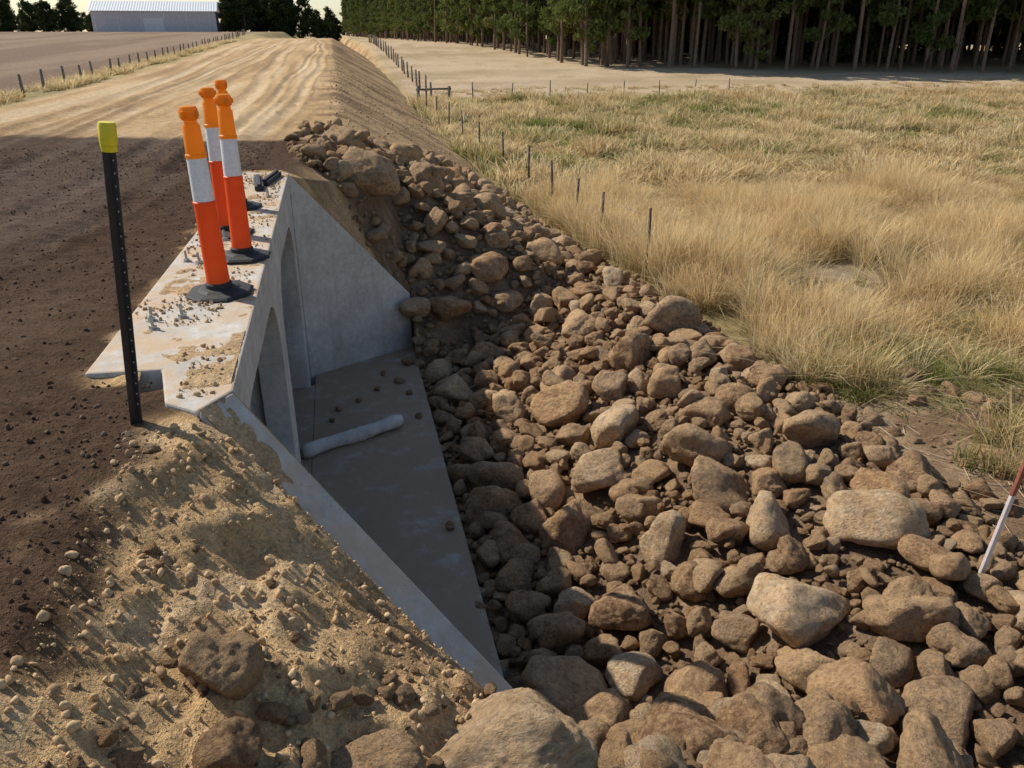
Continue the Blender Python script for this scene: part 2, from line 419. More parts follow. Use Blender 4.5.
# ------------------------------------------------------------ instancing
def variants_collection(name, objs):
    c = bpy.data.collections.new(name)
    for o in objs: c.objects.link(o)
    return c
def scatter(name, P, Rt, Sc, Vi, coll):
    me = bpy.data.meshes.new(name); n = len(P)
    me.vertices.add(n); me.vertices.foreach_set('co', np.asarray(P, np.float32).ravel())
    a = me.attributes.new('rot', 'FLOAT_VECTOR', 'POINT'); a.data.foreach_set('vector', np.asarray(Rt, np.float32).ravel())
    a = me.attributes.new('scl', 'FLOAT_VECTOR', 'POINT'); a.data.foreach_set('vector', np.asarray(Sc, np.float32).ravel())
    a = me.attributes.new('vi', 'INT', 'POINT'); a.data.foreach_set('value', np.asarray(Vi, np.int32))
    me.update()
    ob = bpy.data.objects.new(name, me); COL.objects.link(ob)
    ng = bpy.data.node_groups.new(name + '_gn', 'GeometryNodeTree')
    ng.interface.new_socket('Geometry', in_out='INPUT', socket_type='NodeSocketGeometry')
    ng.interface.new_socket('Geometry', in_out='OUTPUT', socket_type='NodeSocketGeometry')
    nn = ng.nodes; L = ng.links
    gi = nn.new('NodeGroupInput'); go = nn.new('NodeGroupOutput')
    iop = nn.new('GeometryNodeInstanceOnPoints'); ci = nn.new('GeometryNodeCollectionInfo')
    ci.inputs['Collection'].default_value = coll
    ci.inputs['Separate Children'].default_value = True; ci.inputs['Reset Children'].default_value = True
    def na(nm, t):
        x = nn.new('GeometryNodeInputNamedAttribute'); x.data_type = t; x.inputs['Name'].default_value = nm; return x.outputs['Attribute']
    er = nn.new('FunctionNodeEulerToRotation')
    L.new(na('rot', 'FLOAT_VECTOR'), er.inputs[0]); L.new(er.outputs[0], iop.inputs['Rotation'])
    L.new(na('scl', 'FLOAT_VECTOR'), iop.inputs['Scale']); L.new(na('vi', 'INT'), iop.inputs['Instance Index'])
    iop.inputs['Pick Instance'].default_value = True
    L.new(gi.outputs[0], iop.inputs['Points']); L.new(ci.outputs[0], iop.inputs['Instance']); L.new(iop.outputs[0], go.inputs[0])
    md = ob.modifiers.new('scatter', 'NODES'); md.node_group = ng
    return ob

# ------------------------------------------------------------ rocks
def rock_mesh(name, seed, sub=4, ang=.5, mat=M_ROCK, tgt=None):
    R = np.random.default_rng(seed)
    bm = bmesh.new(); bmesh.ops.create_icosphere(bm, subdivisions=sub, radius=1)
    d = np.array([v.co[:] for v in bm.verts]); d /= np.linalg.norm(d, axis=1)[:, None]
    npl = R.integers(7, 13)
    nrm = R.normal(size=(npl, 3)); nrm /= np.linalg.norm(nrm, axis=1)[:, None]
    dist = R.uniform(.52, .94, npl)
    dots = d @ nrm.T
    rr = np.where(dots > .05, dist[None, :] / np.maximum(dots, .05), 9.0)
    rr = np.concatenate([rr, np.full((len(d), 1), 1.08)], 1)
    kk = 10 + 26 * ang
    rad = -np.log(np.exp(-kk * rr).sum(1)) / kk
    p = d * rad[:, None]
    off = Vector(R.uniform(-50, 50, 3))
    for i, v in enumerate(bm.verts):
        q = Vector(p[i])
        nv = mnoise.noise(q * 1.3 + off) * .10 + mnoise.noise(q * 3.1 + off) * .07 + mnoise.noise(q * 7 + off) * .038
        if sub > 3: nv += mnoise.noise(q * 16 + off) * .022
        v.co = q + Vector(d[i]) * nv
    me = bpy.data.meshes.new(name); bm.to_mesh(me); bm.free()
    co = np.empty(len(me.vertices) * 3, np.float32); me.vertices.foreach_get('co', co); co = co.reshape(-1, 3)
    co -= (co.max(0) + co.min(0)) / 2
    ext = (co.max(0) - co.min(0)) / 2
    t_ = np.array([1, R.uniform(.66, .95), R.uniform(.52, .85)]) if tgt is None else np.array(tgt)
    co = co / ext * t_
    me.vertices.foreach_set('co', co.ravel())
    me.polygons.foreach_set('use_smooth', [True] * len(me.polygons)); me.materials.append(mat); me.update()
    return bpy.data.objects.new(name, me)
rockv = [rock_mesh('fieldstone_shape_%02d' % i, 100 + i, 4, random.uniform(.1, 1.1)) for i in range(20)]
ROCKC = variants_collection('fieldstone_shapes', rockv)
clodv = [rock_mesh('clod_shape_%02d' % i, 200 + i, 2, .6, M_CLOD) for i in range(6)]
CLODC = variants_collection('clod_shapes', clodv)
crumbv = [rock_mesh('crumb_shape_%02d' % i, 300 + i, 2, .6, M_CRUMB) for i in range(5)]
CRUMBC = variants_collection('crumb_shapes', crumbv)

boulders = [(2.24, 7.9, .34), (2.62, 7.15, .30), (2.2, 6.45, .33), (4.1, 9.26, .40), (3.15, 6.2, .32), (4.2, 5.99, .30),
            (3.87, 4.51, .34), (2.94, 3.94, .34), (1.98, 3.62, .29), (2.68, 2.95, .25), (1.85, 4.6, .27), (3.07, 5.55, .28),
            (1.75, 5.86, .28), (1.35, 10.9, .36), (.38, 12.0, .44), (3.2, 2.9, .24), (4.2, 4.95, .22), (3.0, 9.9, .3), (2.1, 11.6, .32),
            (1.3, 13.2, .32), (1.2, 4.0, .28), (1.15, 3.3, .28), (1.3, 7.0, .26), (1.2, 9.2, .27), (2.4, 13.5, .32), (3.4, 7.6, .25),
            (3.1, 12.2, .3), (1.1, 14.6, .28), (2.2, 15.4, .3), (3.2, 4.9, .24), (2.4, 5.2, .25), (3.3, 8.6, .27), (1.7, 8.4, .25)]
cell = .25; gridh = {}
def can(x, y, rad, f=.82):
    c = int((rad + .35) / cell) + 1; ix = int(x // cell); iy = int(y // cell)
    for a in range(ix - c, ix + c + 1):
        for b in range(iy - c, iy + c + 1):
            for (px, py, pr) in gridh.get((a, b), ()):
                if (px - x) ** 2 + (py - y) ** 2 < (f * (pr + rad)) ** 2: return False
    return True
def put(x, y, rad): gridh.setdefault((int(x // cell), int(y // cell)), []).append((x, y, rad))
RP = []; RR = []; RS = []; RV = []
def add_rock(x, y, rad, lift, base=0):
    RP.append((x, y, base + rad * lift)); RR.append((random.uniform(-.5, .5), random.uniform(-.5, .5), random.uniform(0, 6.28)))
    k = rad * 1.1
    RS.append((k, k * random.uniform(.85, 1.1), k * random.uniform(.85, 1.15))); RV.append(random.randrange(20))
for (x, y, w) in boulders:
    put(x, y, w); add_rock(x, y, w, .48)
fg = [(-.50, 2.08, .125, (1, .9, 1.0), .5, .4, .8), (-.62, 2.15, .05, (1, .8, .8), .4, 1, .8), (-.57, 2.26, .045, (1, .8, .7), .4, 2, .8),
      (.36, 1.98, .34, (1, .72, .46), .45, .15, 1.3), (-.05, 1.88, .16, (1, .7, .62), .5, -.3, 1.3), (.11, 1.66, .09, (1, .8, .7), .4, .5, 1),
      (-.47, 1.80, .10, (1, .9, .8), .35, 0, 1), (-.24, 1.84, .07, (1, .8, .7), .4, 1.2, 1), (-.36, 1.98, .05, (1, .9, .8), .4, .2, 1),
      (.80, 1.78, .20, (1, .8, .6), .4, .8, 1), (-.30, 1.66, .06, (1, .8, .8), .4, 0, 1), (-.16, 2.08, .05, (1, .9, .8), .4, .4, 1), (.24, 1.55, .12, (1, .7, .7), .4, .2, 1),
      (.06, 2.16, .045, (1, .8, .8), .4, .7, 1), (-.72, 1.75, .05, (1, .8, .8), .4, .7, 1), (-.14, 1.70, .055, (1, .8, .7), .4, 1.7, 1)]
for b in fg: put(b[0], b[1], b[2] * .9)
def rock_layer(n, r0, r1, lift0, lift1, f=.82, smin=-1.0):
    for _ in range(n):
        y = random.uniform(smin, 18.3); x = random.uniform(-.6, 4.9)
        rad = r0 + (r1 - r0) * random.random() ** 1.6
        if not in_rocks(x, y, rad * .6 if rad > .08 else -.05 - .1 * random.random()): continue
        if not can(x, y, rad, f): continue
        put(x, y, rad); add_rock(x, y, rad, random.uniform(lift0, lift1))
rock_layer(420, .17, .26, .4, .75)
rock_layer(3400, .11, .17, .45, .95)
rock_layer(8000, .065, .11, .5, 1.1)
rock_layer(18000, .035, .065, .5, 1.3)
rock_layer(10000, .02, .035, .8, 2.0, .7)
gridh = {}
for (x, y, w) in boulders: put(x, y, w * 1.1)
for b in fg: put(b[0], b[1], b[2] * 1.1)
def up(n, r0, r1, base, f):
    for _ in range(n):
        y = random.uniform(-1.0, 17.5); x = random.uniform(-.4, 4.6)
        rad = random.uniform(r0, r1)
        if not in_rocks(x, y, rad + .03): continue
        if not can(x, y, rad, f): continue
        put(x, y, rad); add_rock(x, y, rad, .45, base)
up(700, .13, .20, .09, 1.12)
up(1200, .08, .13, .09, 1.1)
up(2200, .04, .08, .10, 1.05)
for _ in range(1100):
    x = random.uniform(4.5, 8); y = random.uniform(1, 7.8); rad = .015 + .12 * random.random() ** 4
    if random.random() < sm(8, 4.4, x): add_rock(x, y, rad, .3)
for _ in range(60):
    y = random.uniform(11.4, 16); x = -.3 + random.uniform(-.5, .3); add_rock(x, y, random.uniform(.04, .12), .4)
for _ in range(200):
    y = random.uniform(1.2, 3.2); x = random.uniform(-.9, .7)
    if y < 3.2 - .59 * (x + .6) and (y < 2.2 or random.random() < .4): add_rock(x, y, .010 + .035 * random.random() ** 3, .3)
RPa = np.array(RP); RPa[:, 2] += H(RPa[:, 0], RPa[:, 1]); RP = [tuple(p) for p in RPa]
for (x, y, rad, z) in [(-.3, 9.0, .05, -2.66), (-.05, 9.2, .045, -2.66), (-.38, 8.7, .04, -2.66), (.2, 9.5, .05, -2.66), (.5, 9.7, .08, -2.66), (.6, 9.3, .05, -2.66),
                       (.65, 8.6, .05, -2.66), (.3, 10.0, .05, -2.66), (.7, 6.2, .05, -2.66), (.66, 10.3, .1, -2.65)]:
    RP.append((x, y, z + rad * .35)); RR.append((random.uniform(-.4, .4), random.uniform(-.4, .4), random.uniform(0, 6))); RS.append((rad, rad, rad)); RV.append(random.randrange(20))
scatter('rock_pile', RP, RR, RS, RV, ROCKC)

for i, (x, y, w, sc, lift, yaw, ang) in enumerate(fg):
    ob = rock_mesh('boulder', 540 + i, 5 if w > .1 else 4, ang, tgt=(1, 1, 1))
    COL.objects.link(ob)
    ob.scale = (w * sc[0], w * sc[1], w * sc[2])
    ob.rotation_euler = (random.uniform(-.12, .12), random.uniform(-.12, .12), yaw)
    ob.location = (x, y, h1(x, y) + w * sc[2] * lift)

def scatter_xy(name, pts, coll, nv, hole=True, zl=None):
    a = np.array(pts); z = H(a[:, 0], a[:, 1], hole) if zl is None else np.full(len(a), zl)
    P = np.stack([a[:, 0], a[:, 1], z + a[:, 2] * .3], 1)
    n = len(a); R_ = rng.uniform(0, 6.28, (n, 3)); S_ = np.repeat(a[:, 2:3], 3, 1) * rng.uniform(.7, 1.25, (n, 3))
    return scatter(name, P, R_, S_, rng.integers(0, nv, n), coll)
pts = []
for _ in range(9000):
    x = random.uniform(-1.02, .8); y = random.uniform(.6, 3.5)
    if y > 3.33 - .594 * (max(x, -.6) + .6): continue
    pts.append((x, y, .003 + .017 * random.random() ** 6))
for _ in range(2500):
    y = random.uniform(14, 40); x = random.uniform(-.2, 3.2)
    if in_rocks(x, y): continue
    pts.append((x, y, .01 + .03 * random.random() ** 4))
scatter_xy('soil_clods', pts, CLODC, 6)
pts = []
n = 34000
y = rng.uniform(1.2, 13.5, n); x = -1.02 - rng.random(n) ** 1.2 * 6.5
for i in range(n):
    if 3.98 < y[i] < 10.4 and x[i] > -1.37: continue
    if y[i] < 3.9 and x[i] > -1.0: continue
    if x[i] < -2.2 and random.random() < .4: continue
    pts.append((x[i], y[i], .003 + .013 * random.random() ** 5))
scatter_xy('road_gravel', pts, CRUMBC, 5, False)

# ------------------------------------------------------------ culvert headwall
cul = empty('concrete_culvert')
prism('top_slab', [(-.90, 3.56), (-.74, 3.43), (-.605, 3.64), (-.65, 10.14), (-1.20, 10.32), (-1.36, 4.0), (-.99, 3.98)], -.10, .03, M_CONC, cul, .012)
def wall_with_openings(name, x0, th, outer, holes, mat, parent):
    cu = bpy.data.curves.new(name, 'CURVE'); cu.dimensions = '2D'; cu.fill_mode = 'BOTH'
    def sp(pts):
        s = cu.splines.new('POLY'); s.points.add(len(pts) - 1)
        for i, p in enumerate(pts): s.points[i].co = (p[0], p[1], 0, 1)
        s.use_cyclic_u = True
    sp(outer)
    for h in holes: sp(h)
    cu.extrude = th / 2; cu.bevel_depth = .008
    t = bpy.data.objects.new('t', cu); COL.objects.link(t)
    dg = bpy.context.evaluated_depsgraph_get()
    me = bpy.data.meshes.new_from_object(t.evaluated_get(dg)); bpy.data.objects.remove(t)
    me.name = name
    co = np.empty(len(me.vertices) * 3, np.float32); me.vertices.foreach_get('co', co); co = co.reshape(-1, 3)
    new = np.stack([x0 + co[:, 2], co[:, 0], co[:, 1]], 1); me.vertices.foreach_set('co', new.astype(np.float32).ravel()); me.update()
    me.materials.clear(); me.materials.append(mat)
    bm = bmesh.new(); bm.from_mesh(me); bmesh.ops.remove_doubles(bm, verts=bm.verts, dist=.0001); bmesh.ops.recalc_face_normals(bm, faces=bm.faces); bm.to_mesh(me); bm.free()
    ob = bpy.data.objects.new(name, me); COL.objects.link(ob); ob.parent = parent
    return ob
def opening(a, b, zb, zt, c=.62):
    pts = [(a, zb), (b, zb)]
    for k in range(10):
        th = math.pi / 2 * k / 9; pts.append((b - c + c * math.cos(th), zt - c + c * math.sin(th)))
    for k in range(10):
        th = math.pi / 2 + math.pi / 2 * k / 9; pts.append((a + c + c * math.cos(th), zt - c + c * math.sin(th)))
    return pts
wall_with_openings('headwall_face', -.78, .22, [(3.75, -2.79), (10.12, -2.79), (10.12, -.104), (3.75, -.104)],
                   [opening(4.05, 6.85, -2.70, -.42), opening(7.25, 9.8, -2.70, -.42)], M_CONC, cul)
box('side_wall', -3.3, -.90, 3.74, 3.98, -2.79, -.35, M_CONC, cul)
box('centre_wall', -3.3, -.90, 6.9, 7.2, -2.66, -.35, M_CONC, cul)
box('far_side_wall', -3.3, -.90, 9.86, 10.1, -2.79, -.35, M_CONC, cul)
box('roof_slab', -3.35, -.90, 3.72, 10.11, -.345, -.11, M_CONC, cul)
box('invert_floor', -3.35, -.60, 3.99, 9.85, -2.86, -2.672, M_APRON, cul)
prism('near_wing_wall', [(-.605, 3.635), (-.735, 3.425), (.62, 2.62), (.76, 2.83)], -2.85, [.027, .027, -1.56, -1.56], M_CONC, cul, .012)
prism('far_wing_wall', [(-.66, 10.15), (.80, 11.0), (.69, 11.2), (-.78, 10.34)], -2.85, [.026, -1.86, -1.86, .026], M_CONC, cul, .012)
prism('apron', [(-.598, 3.5), (.5, 2.9), (.84, 2.9), (.80, 11.02), (.70, 11.0), (-.598, 10.2)], -2.9, -2.668, M_APRON, cul, .01)

M_STEEL = simple_mat('galvanised_bolt', (.42, .41, .38), .5, 40, .3, .2, .6)
M_BLACK = simple_mat('black_rubber', (.03, .03, .03), .7, 30, .3, .3)
for (x, y) in [(-1.02, 4.8), (-1.19, 4.78), (-1.15, 4.62), (-1.2, 6.13), (-1.1, 6.05), (-1.0, 6.75), (-.78, 8.6), (-1.1, 9.2)]:
    e = empty('anchor_bolt', (x, y, .036))
    lathe('nut', [(.024, 0), (.024, .018)], 6, M_STEEL, e, smooth=False)
    lathe('stud', [(.009, .018), (.009, .075), (.006, .08)], 10, M_STEEL, e)
    lathe('washer', [(.034, -.008), (.034, -.001)], 16, M_STEEL, e)
    e.rotation_euler = (random.uniform(-.08, .08), random.uniform(-.08, .08), random.random() * 6)
for i, (x, y, a) in enumerate([(-.93, 9.3, .1), (-.82, 9.6, -.15)]):
    e = empty('rubber_strip', (x, y, .036)); e.rotation_euler = (0, 0, a)
    box('strip', -.05, .05, -.35, .35, 0, .05, M_BLACK, e, .012)
    box('rib', -.02, .02, -.34, .34, .051, .07, M_BLACK, e, .006)

pts = []
for _ in range(4800):
    y = 3.6 + 6.6 * random.random() ** 1.4; x = random.uniform(-1.32, -.68)
    if y < 4.05 and x < -.86: continue
    if vnoise(np.array([x * 3]), np.array([y * 2]), 9)[0] < .3: continue
    pts.append((x, y, .002 + .014 * random.random() ** 6))
scatter_xy('slab_grit', pts, CLODC, 6, zl=.033)

# ------------------------------------------------------------ bollards
M_ORANGE = simple_mat('orange_plastic', (1.0, .12, .015), .45, 5, .08, .05, trans=.25)
M_AMBER = simple_mat('amber_plastic', (1.0, .42, .025), .4, 5, .08, .05, trans=.5)
M_WHITE = simple_mat('reflective_sleeve', (.80, .80, .80), .35, 60, .12, .2)
def bollard(x, y, z, lean):
    e = empty('traffic_bollard', (x, y, z)); e.rotation_euler = (lean[0], lean[1], random.random() * 6)
    lathe('rubber_base', [(.215, 0), (.22, .010), (.205, .022), (.14, .030), (.12, .04), (.09, .045)], 8, M_BLACK, e, smooth=False)
    lathe('foot_collar', [(.082, .04), (.084, .07), (.076, .08)], 28, M_BLACK, e)
    lathe('lower_body', [(.074, .075), (.072, .12), (.065, .58), (.069, .585), (.069, .60), (.063, .605)], 32, M_ORANGE, e)
    lathe('reflective_sleeve', [(.0635, .606), (.0635, .63), (.059, .86), (.0585, .865)], 32, M_WHITE, e)
    lathe('upper_body', [(.0635, .866), (.0635, .885), (.057, .892), (.052, 1.05), (.042, 1.065), (.036, 1.08)], 32, M_AMBER, e, cap=False)
    lathe('handle_cap', [(.036, 1.081), (.050, 1.09), (.054, 1.10), (.054, 1.145), (.046, 1.16), (.02, 1.164)], 24, M_AMBER, e)
    for k in range(2):
        b = box('grip_lug', -.066, .066, -.012, .012, 1.103, 1.14, M_AMBER, e, .008); b.rotation_euler = (0, 0, 1.57 * k)
bollard(-.855, 5.25, .036, (0, -.03)); bollard(-.80, 6.16, .036, (.01, -.02)); bollard(-1.0, 6.98, .036, (0, .01)); bollard(-1.02, 8.1, .036, (0, -.015))

M_PAINT = simple_mat('black_paint', (.02, .02, .022), .45, 20, .3, .1)
M_YEL = simple_mat('yellow_plastic', (.80, .66, .03), .4, 10, .1, .05)
M_HOLE = simple_mat('hole_light_paint', (.45, .42, .38), .6)  # pale colour painted as the light showing through the picket holes
e = empty('star_picket', (-1.0, 3.43, -.02))
pts = []
for k in range(3):
    a = math.radians(90 + 120 * k); n_ = a + math.pi / 2
    t = .0045; L_ = .028
    for (l, o) in ((.006, -t), (L_, -t), (L_, t), (.006, t)):
        pts.append((l * math.cos(a) + o * math.cos(n_), l * math.sin(a) + o * math.sin(n_)))
prism('picket_steel', pts, -.35, 1.27, M_PAINT, e, .0015)
lathe('safety_cap', [(.031, 1.225), (.033, 1.235), (.033, 1.30), (.029, 1.31), (.01, 1.312)], 20, M_YEL, e)
lathe('cap_skirt', [(.028, 1.20), (.032, 1.224)], 20, M_YEL, e)
v = []; f = []
for k in range(22):
    z = .12 + k * .05; b0 = len(v)
    a = math.radians(-30)
    cx, cy = .02 * math.cos(a), .02 * math.sin(a); nx, ny = math.cos(a - math.pi / 2), math.sin(a - math.pi / 2)
    for q in range(8):
        an = q * math.pi / 4
        v.append((cx + nx * .0056 + math.cos(a) * .004 * math.cos(an), cy + ny * .0056 + math.sin(a) * .004 * math.cos(an), z + .004 * math.sin(an)))
    f.append(tuple(range(b0, b0 + 8)))
mesh_obj('painted_hole_dots', v, f, [M_HOLE], parent=e)  # flat discs on the fin, no real holes cut
e.rotation_euler = (.01, .098, 0)

M_WOODR = simple_mat('red_primer_wood', (.30, .10, .06), .8, 15, .3, .3)
M_WOODW = simple_mat('white_painted_wood', (.66, .58, .56), .7, 15, .15, .3)
zg = h1(4.18, 3.78)
e = empty('survey_stake', (4.18, 3.78, zg)); e.rotation_euler = (.03, .09, .2)
box('white_shaft', -.022, .022, -.011, .011, -.2, .78, M_WOODW, e, .003)
box('red_shaft', -.0225, .0225, -.0115, .0115, .782, 1.6, M_WOODR, e, .003)
box('white_band', -.024, .024, -.013, .013, 1.16, 1.23, M_WOODW, e, .002)

M_ROLL = simple_mat('geotextile_cloth', (.56, .53, .48), .9, 8, .25, .6)
pts = []; rad = []
A = Vector((-.70, 7.85, -2.60)); B = Vector((.42, 8.42, -2.585))
for k in range(25):
    t = k / 24; p = A.lerp(B, t); p.z += .006 * math.sin(t * 9); p.y += .015 * math.sin(t * 6)
    pts.append(p); rad.append(.078 + .006 * math.sin(t * 14) + random.uniform(-.005, .005))
rad[0] = .06; rad[-1] = .062
roll = empty('geotextile_roll'); tube('roll_body', pts, rad, M_ROLL, roll, 18)
tube('inner_core', [B - (B - A).normalized() * .02, B + (B - A).normalized() * .015], .035, M_BLACK, roll, 14)

# ------------------------------------------------------------ grass
def grass_variant(name, seed, nbl, hmin, hmax, rad, w, mat, lean=.35, head=False):
    R = np.random.default_rng(seed); v = []; f = []
    for _ in range(nbl):
        a = R.uniform(0, 6.28); q = rad * math.sqrt(R.random()); bx, by = q * math.cos(a), q * math.sin(a)
        la = a + R.normal() * .9; ln = abs(R.normal()) * lean; h = R.uniform(hmin, hmax); ww = w * R.uniform(.6, 1.3)
        fa = R.uniform(0, 3.14); sx, sy = math.cos(fa) * ww, math.sin(fa) * ww
        b0 = len(v); K = 4
        for k in range(K):
            t = k / (K - 1); o = ln * h * t * t; zz = h * (t - .25 * ln * t * t)
            wd = (1 - t * .75) if not head else (.55 if t < .6 else 1.3 * (1.2 - t))
            cx, cy = bx + math.cos(la) * o, by + math.sin(la) * o
            v.append((cx - sx * wd, cy - sy * wd, zz)); v.append((cx + sx * wd, cy + sy * wd, zz))
        for k in range(K - 1): f.append((b0 + 2 * k, b0 + 2 * k + 1, b0 + 2 * k + 3, b0 + 2 * k + 2))
    return mesh_obj(name, v, f, [mat], link=False)
dryv = [grass_variant('dry_tuft_%02d' % i, 700 + i, 70, .3, .85, .16, .0050, M_DRY, .5, i % 2 == 0) for i in range(6)]
dryfar = [grass_variant('dryfar_tuft_%02d' % i, 720 + i, 36, .25, .7, .24, .018, M_DRY, .5, i % 2 == 0) for i in range(5)]
grnv = [grass_variant('green_tuft_%02d' % i, 740 + i, 65, .2, .6, .16, .0068, M_GREEN, .5) for i in range(5)]
grnfar = [grass_variant('greenfar_tuft_%02d' % i, 760 + i, 34, .2, .6, .24, .020, M_GREEN, .5) for i in range(4)]
C1 = variants_collection('dry_tufts', dryv); C2 = variants_collection('dry_far_tufts', dryfar)
C3 = variants_collection('green_tufts', grnv); C4 = variants_collection('green_far_tufts', grnfar)

sets = {k: ([], [], [], []) for k in ('dn', 'df', 'gn', 'gf')}
def addg(key, x, y, z, sc, hs, nv):
    P, R_, S_, V_ = sets[key]
    P.append((x, y, z - .02)); R_.append((random.uniform(-.15, .15), random.uniform(-.15, .15), random.uniform(0, 6.28))); S_.append((sc, sc, hs)); V_.append(random.randrange(nv))
def grass_area(n, x0, x1, y0, y1, far):
    xs = rng.uniform(x0, x1, n); ys = rng.uniform(y0, y1, n)
    z = H(xs, ys)
    gmask = fbm(xs, ys, .22, 4, 301) + .45 * fbm(xs, ys, 1.2, 2, 303)
    band = sm(17, 23, ys) * sm(50, 36, ys) * sm(44, 20, xs)
    band2 = sm(5.8, 7.2, xs) * sm(10.4, 8.4, ys)
    tall = .70 + .95 * fbm(xs, ys, .7, 4, 305)
    dn = fbm(xs, ys, .8, 3, 307)
    edge = np.interp(ys, [0, 6, 7, 9, 12, 15, 18, 24, 45], [5.2, 5.15, 4.8, 4.72, 4.45, 4.08, 3.6, 3.5, 3.5])
    for i in range(n):
        x, y = xs[i], ys[i]
        if x < edge[i] + .12 * random.random(): continue
        if x > 3 + (y + 2) * 1.2: continue
        low = y < 6.9 + .6 * dn[i]
        if low and random.random() > .30: continue
        bare = math.hypot((x - 8.0) / 1.5, y - 10.8) + .7 * dn[i]
        if bare < 1.0 and random.random() > .12: continue
        g = gmask[i] + .52 * band[i] + .55 * band2[i] - .05
        green = random.random() < float(np.clip((g - .10) * 1.6, .03, .75))
        hs = max(.3, tall[i]) * random.uniform(.7, 1.15)
        if low: hs *= .55
        if x < edge[i] + 1.6 and y > 7: hs = max(hs, .65) * 1.1
        if dn[i] < -.25 and random.random() < .6: continue
        sc = random.uniform(.8, 1.3)
        if far: addg('gf' if green else 'df', x, y, z[i], sc * 1.25, hs * (.8 if green else 1), 4 if green else 5)
        else: addg('gn' if green else 'dn', x, y, z[i], sc, hs, 5 if green else 6)
grass_area(9000, 4, 24, 2.5, 18, False)
grass_area(7000, 3.5, 40, 18, 31, True)
grass_area(6500, 3.5, 56, 31, 43.5, True)
for _ in range(1200):
    y = random.uniform(14, 75); x = -random.uniform(7.9, 9.6)
    if vnoise(np.array([x]), np.array([y * .5]), 5)[0] < .3: continue
    addg('df', x, y, h1(x, y), random.uniform(.7, 1.1), random.uniform(.3, .6), 5)
for _ in range(350):
    y = random.uniform(43.5, 50); x = random.uniform(5, 50)
    addg('df', x, y, h1(x, y), random.uniform(.6, 1.0), random.uniform(.2, .45), 5)
scatter('dry_grass', *sets['dn'], C1); scatter('dry_grass', *sets['df'], C2)
scatter('green_grass', *sets['gn'], C3); scatter('green_grass', *sets['gf'], C4)

v = []; f = []
tx = rng.uniform(4.5, 7.8, 700); ty = rng.uniform(2, 7.6, 700); tz = H(tx, ty)
for i in range(700):
    x, y = tx[i], ty[i]; a = random.uniform(0, 3.14); L_ = random.uniform(.06, .35); w = random.uniform(.0015, .004)
    z = tz[i] + .02; dx, dy = math.cos(a) * L_ / 2, math.sin(a) * L_ / 2; nx, ny = -math.sin(a) * w, math.cos(a) * w; dz = random.uniform(-.03, .05)
    b0 = len(v)
    for (sx, sz) in ((-1, 0), (1, dz)):
        v += [(x + sx * dx - nx, y + sx * dy - ny, z + sz), (x + sx * dx + nx, y + sx * dy + ny, z + sz), (x + sx * dx, y + sx * dy, z + sz + w * 1.6)]
    f += [(b0, b0 + 1, b0 + 4, b0 + 3), (b0 + 1, b0 + 2, b0 + 5, b0 + 4), (b0 + 2, b0, b0 + 3, b0 + 5)]
M_TWIG = simple_mat('dead_twigs', (.42, .33, .22), .9, 3, .4)
mesh_obj('twig_litter', v, f, [M_TWIG])

# ------------------------------------------------------------ fences
M_POST = simple_mat('weathered_wood', (.20, .165, .125), .9, 9, .35, .5)
M_RUST = simple_mat('rusty_steel', (.11, .075, .055), .8, 9, .35, .3)
M_WIRE = simple_mat('fence_wire', (.30, .29, .27), .5, 9, .2, .1, .5)
def fence(name, pts, h, rad, mat, wires=3, seg=6):
    e = empty(name); tops = []
    for i, (x, y) in enumerate(pts):
        z = h1(x, y); hh = h * random.uniform(.9, 1.08); lx, ly = random.uniform(-.05, .05), random.uniform(-.05, .05)
        tube('post', [(x, y, z - .2), (x + lx * .5, y + ly * .5, z + hh * .5), (x + lx, y + ly, z + hh)], [rad * 1.1, rad, rad * .9], mat, e, seg)
        tops.append((x, y, z, hh, lx, ly))
    for w in range(wires):
        fr = .35 + .27 * w * 3 / max(wires, 3)
        p = [(a[0] + a[4] * fr - rad - .003, a[1] + a[5] * fr, a[2] + a[3] * fr) for a in tops]
        tube('wire', p, .0025, M_WIRE, e, 4)
    return e
fence('wire_fence', [(4.62 - .022 * (y - 11), y) for y in (11.5, 13.8, 15.3, 17.0, 19.2, 22.0, 25.6, 28.6, 31.8, 35, 38.4)], 1.08, .028, M_RUST, 3)
fence('wire_fence', [(4.9 + random.uniform(-.05, .05), y) for y in np.arange(44.5, 120, 2.7)], 1.0, .06, M_POST, 3)
fence('wire_fence', [(x, 43.2 + x * .03) for x in np.arange(7.0, 22, 2.1)], .9, .03, M_RUST, 2)
fence('timber_fence', [(-8.4 - .02 * (y - 20) + random.uniform(-.1, .1), y) for y in np.arange(17, 110, 2.1)], .62, .045, M_POST, 2)
g = empty('timber_gate_post')
z0 = h1(4.9, 42)
tube('strainer_post', [(4.0, 42, z0 - .3), (4.0, 42, z0 + .95)], .08, M_POST, g, 10)
tube('stay_post', [(5.6, 42.3, z0 - .3), (5.6, 42.3, z0 + .9)], .08, M_POST, g, 10)
tube('rail', [(3.9, 42, z0 + .78), (5.7, 42.3, z0 + .78)], .05, M_POST, g, 8)

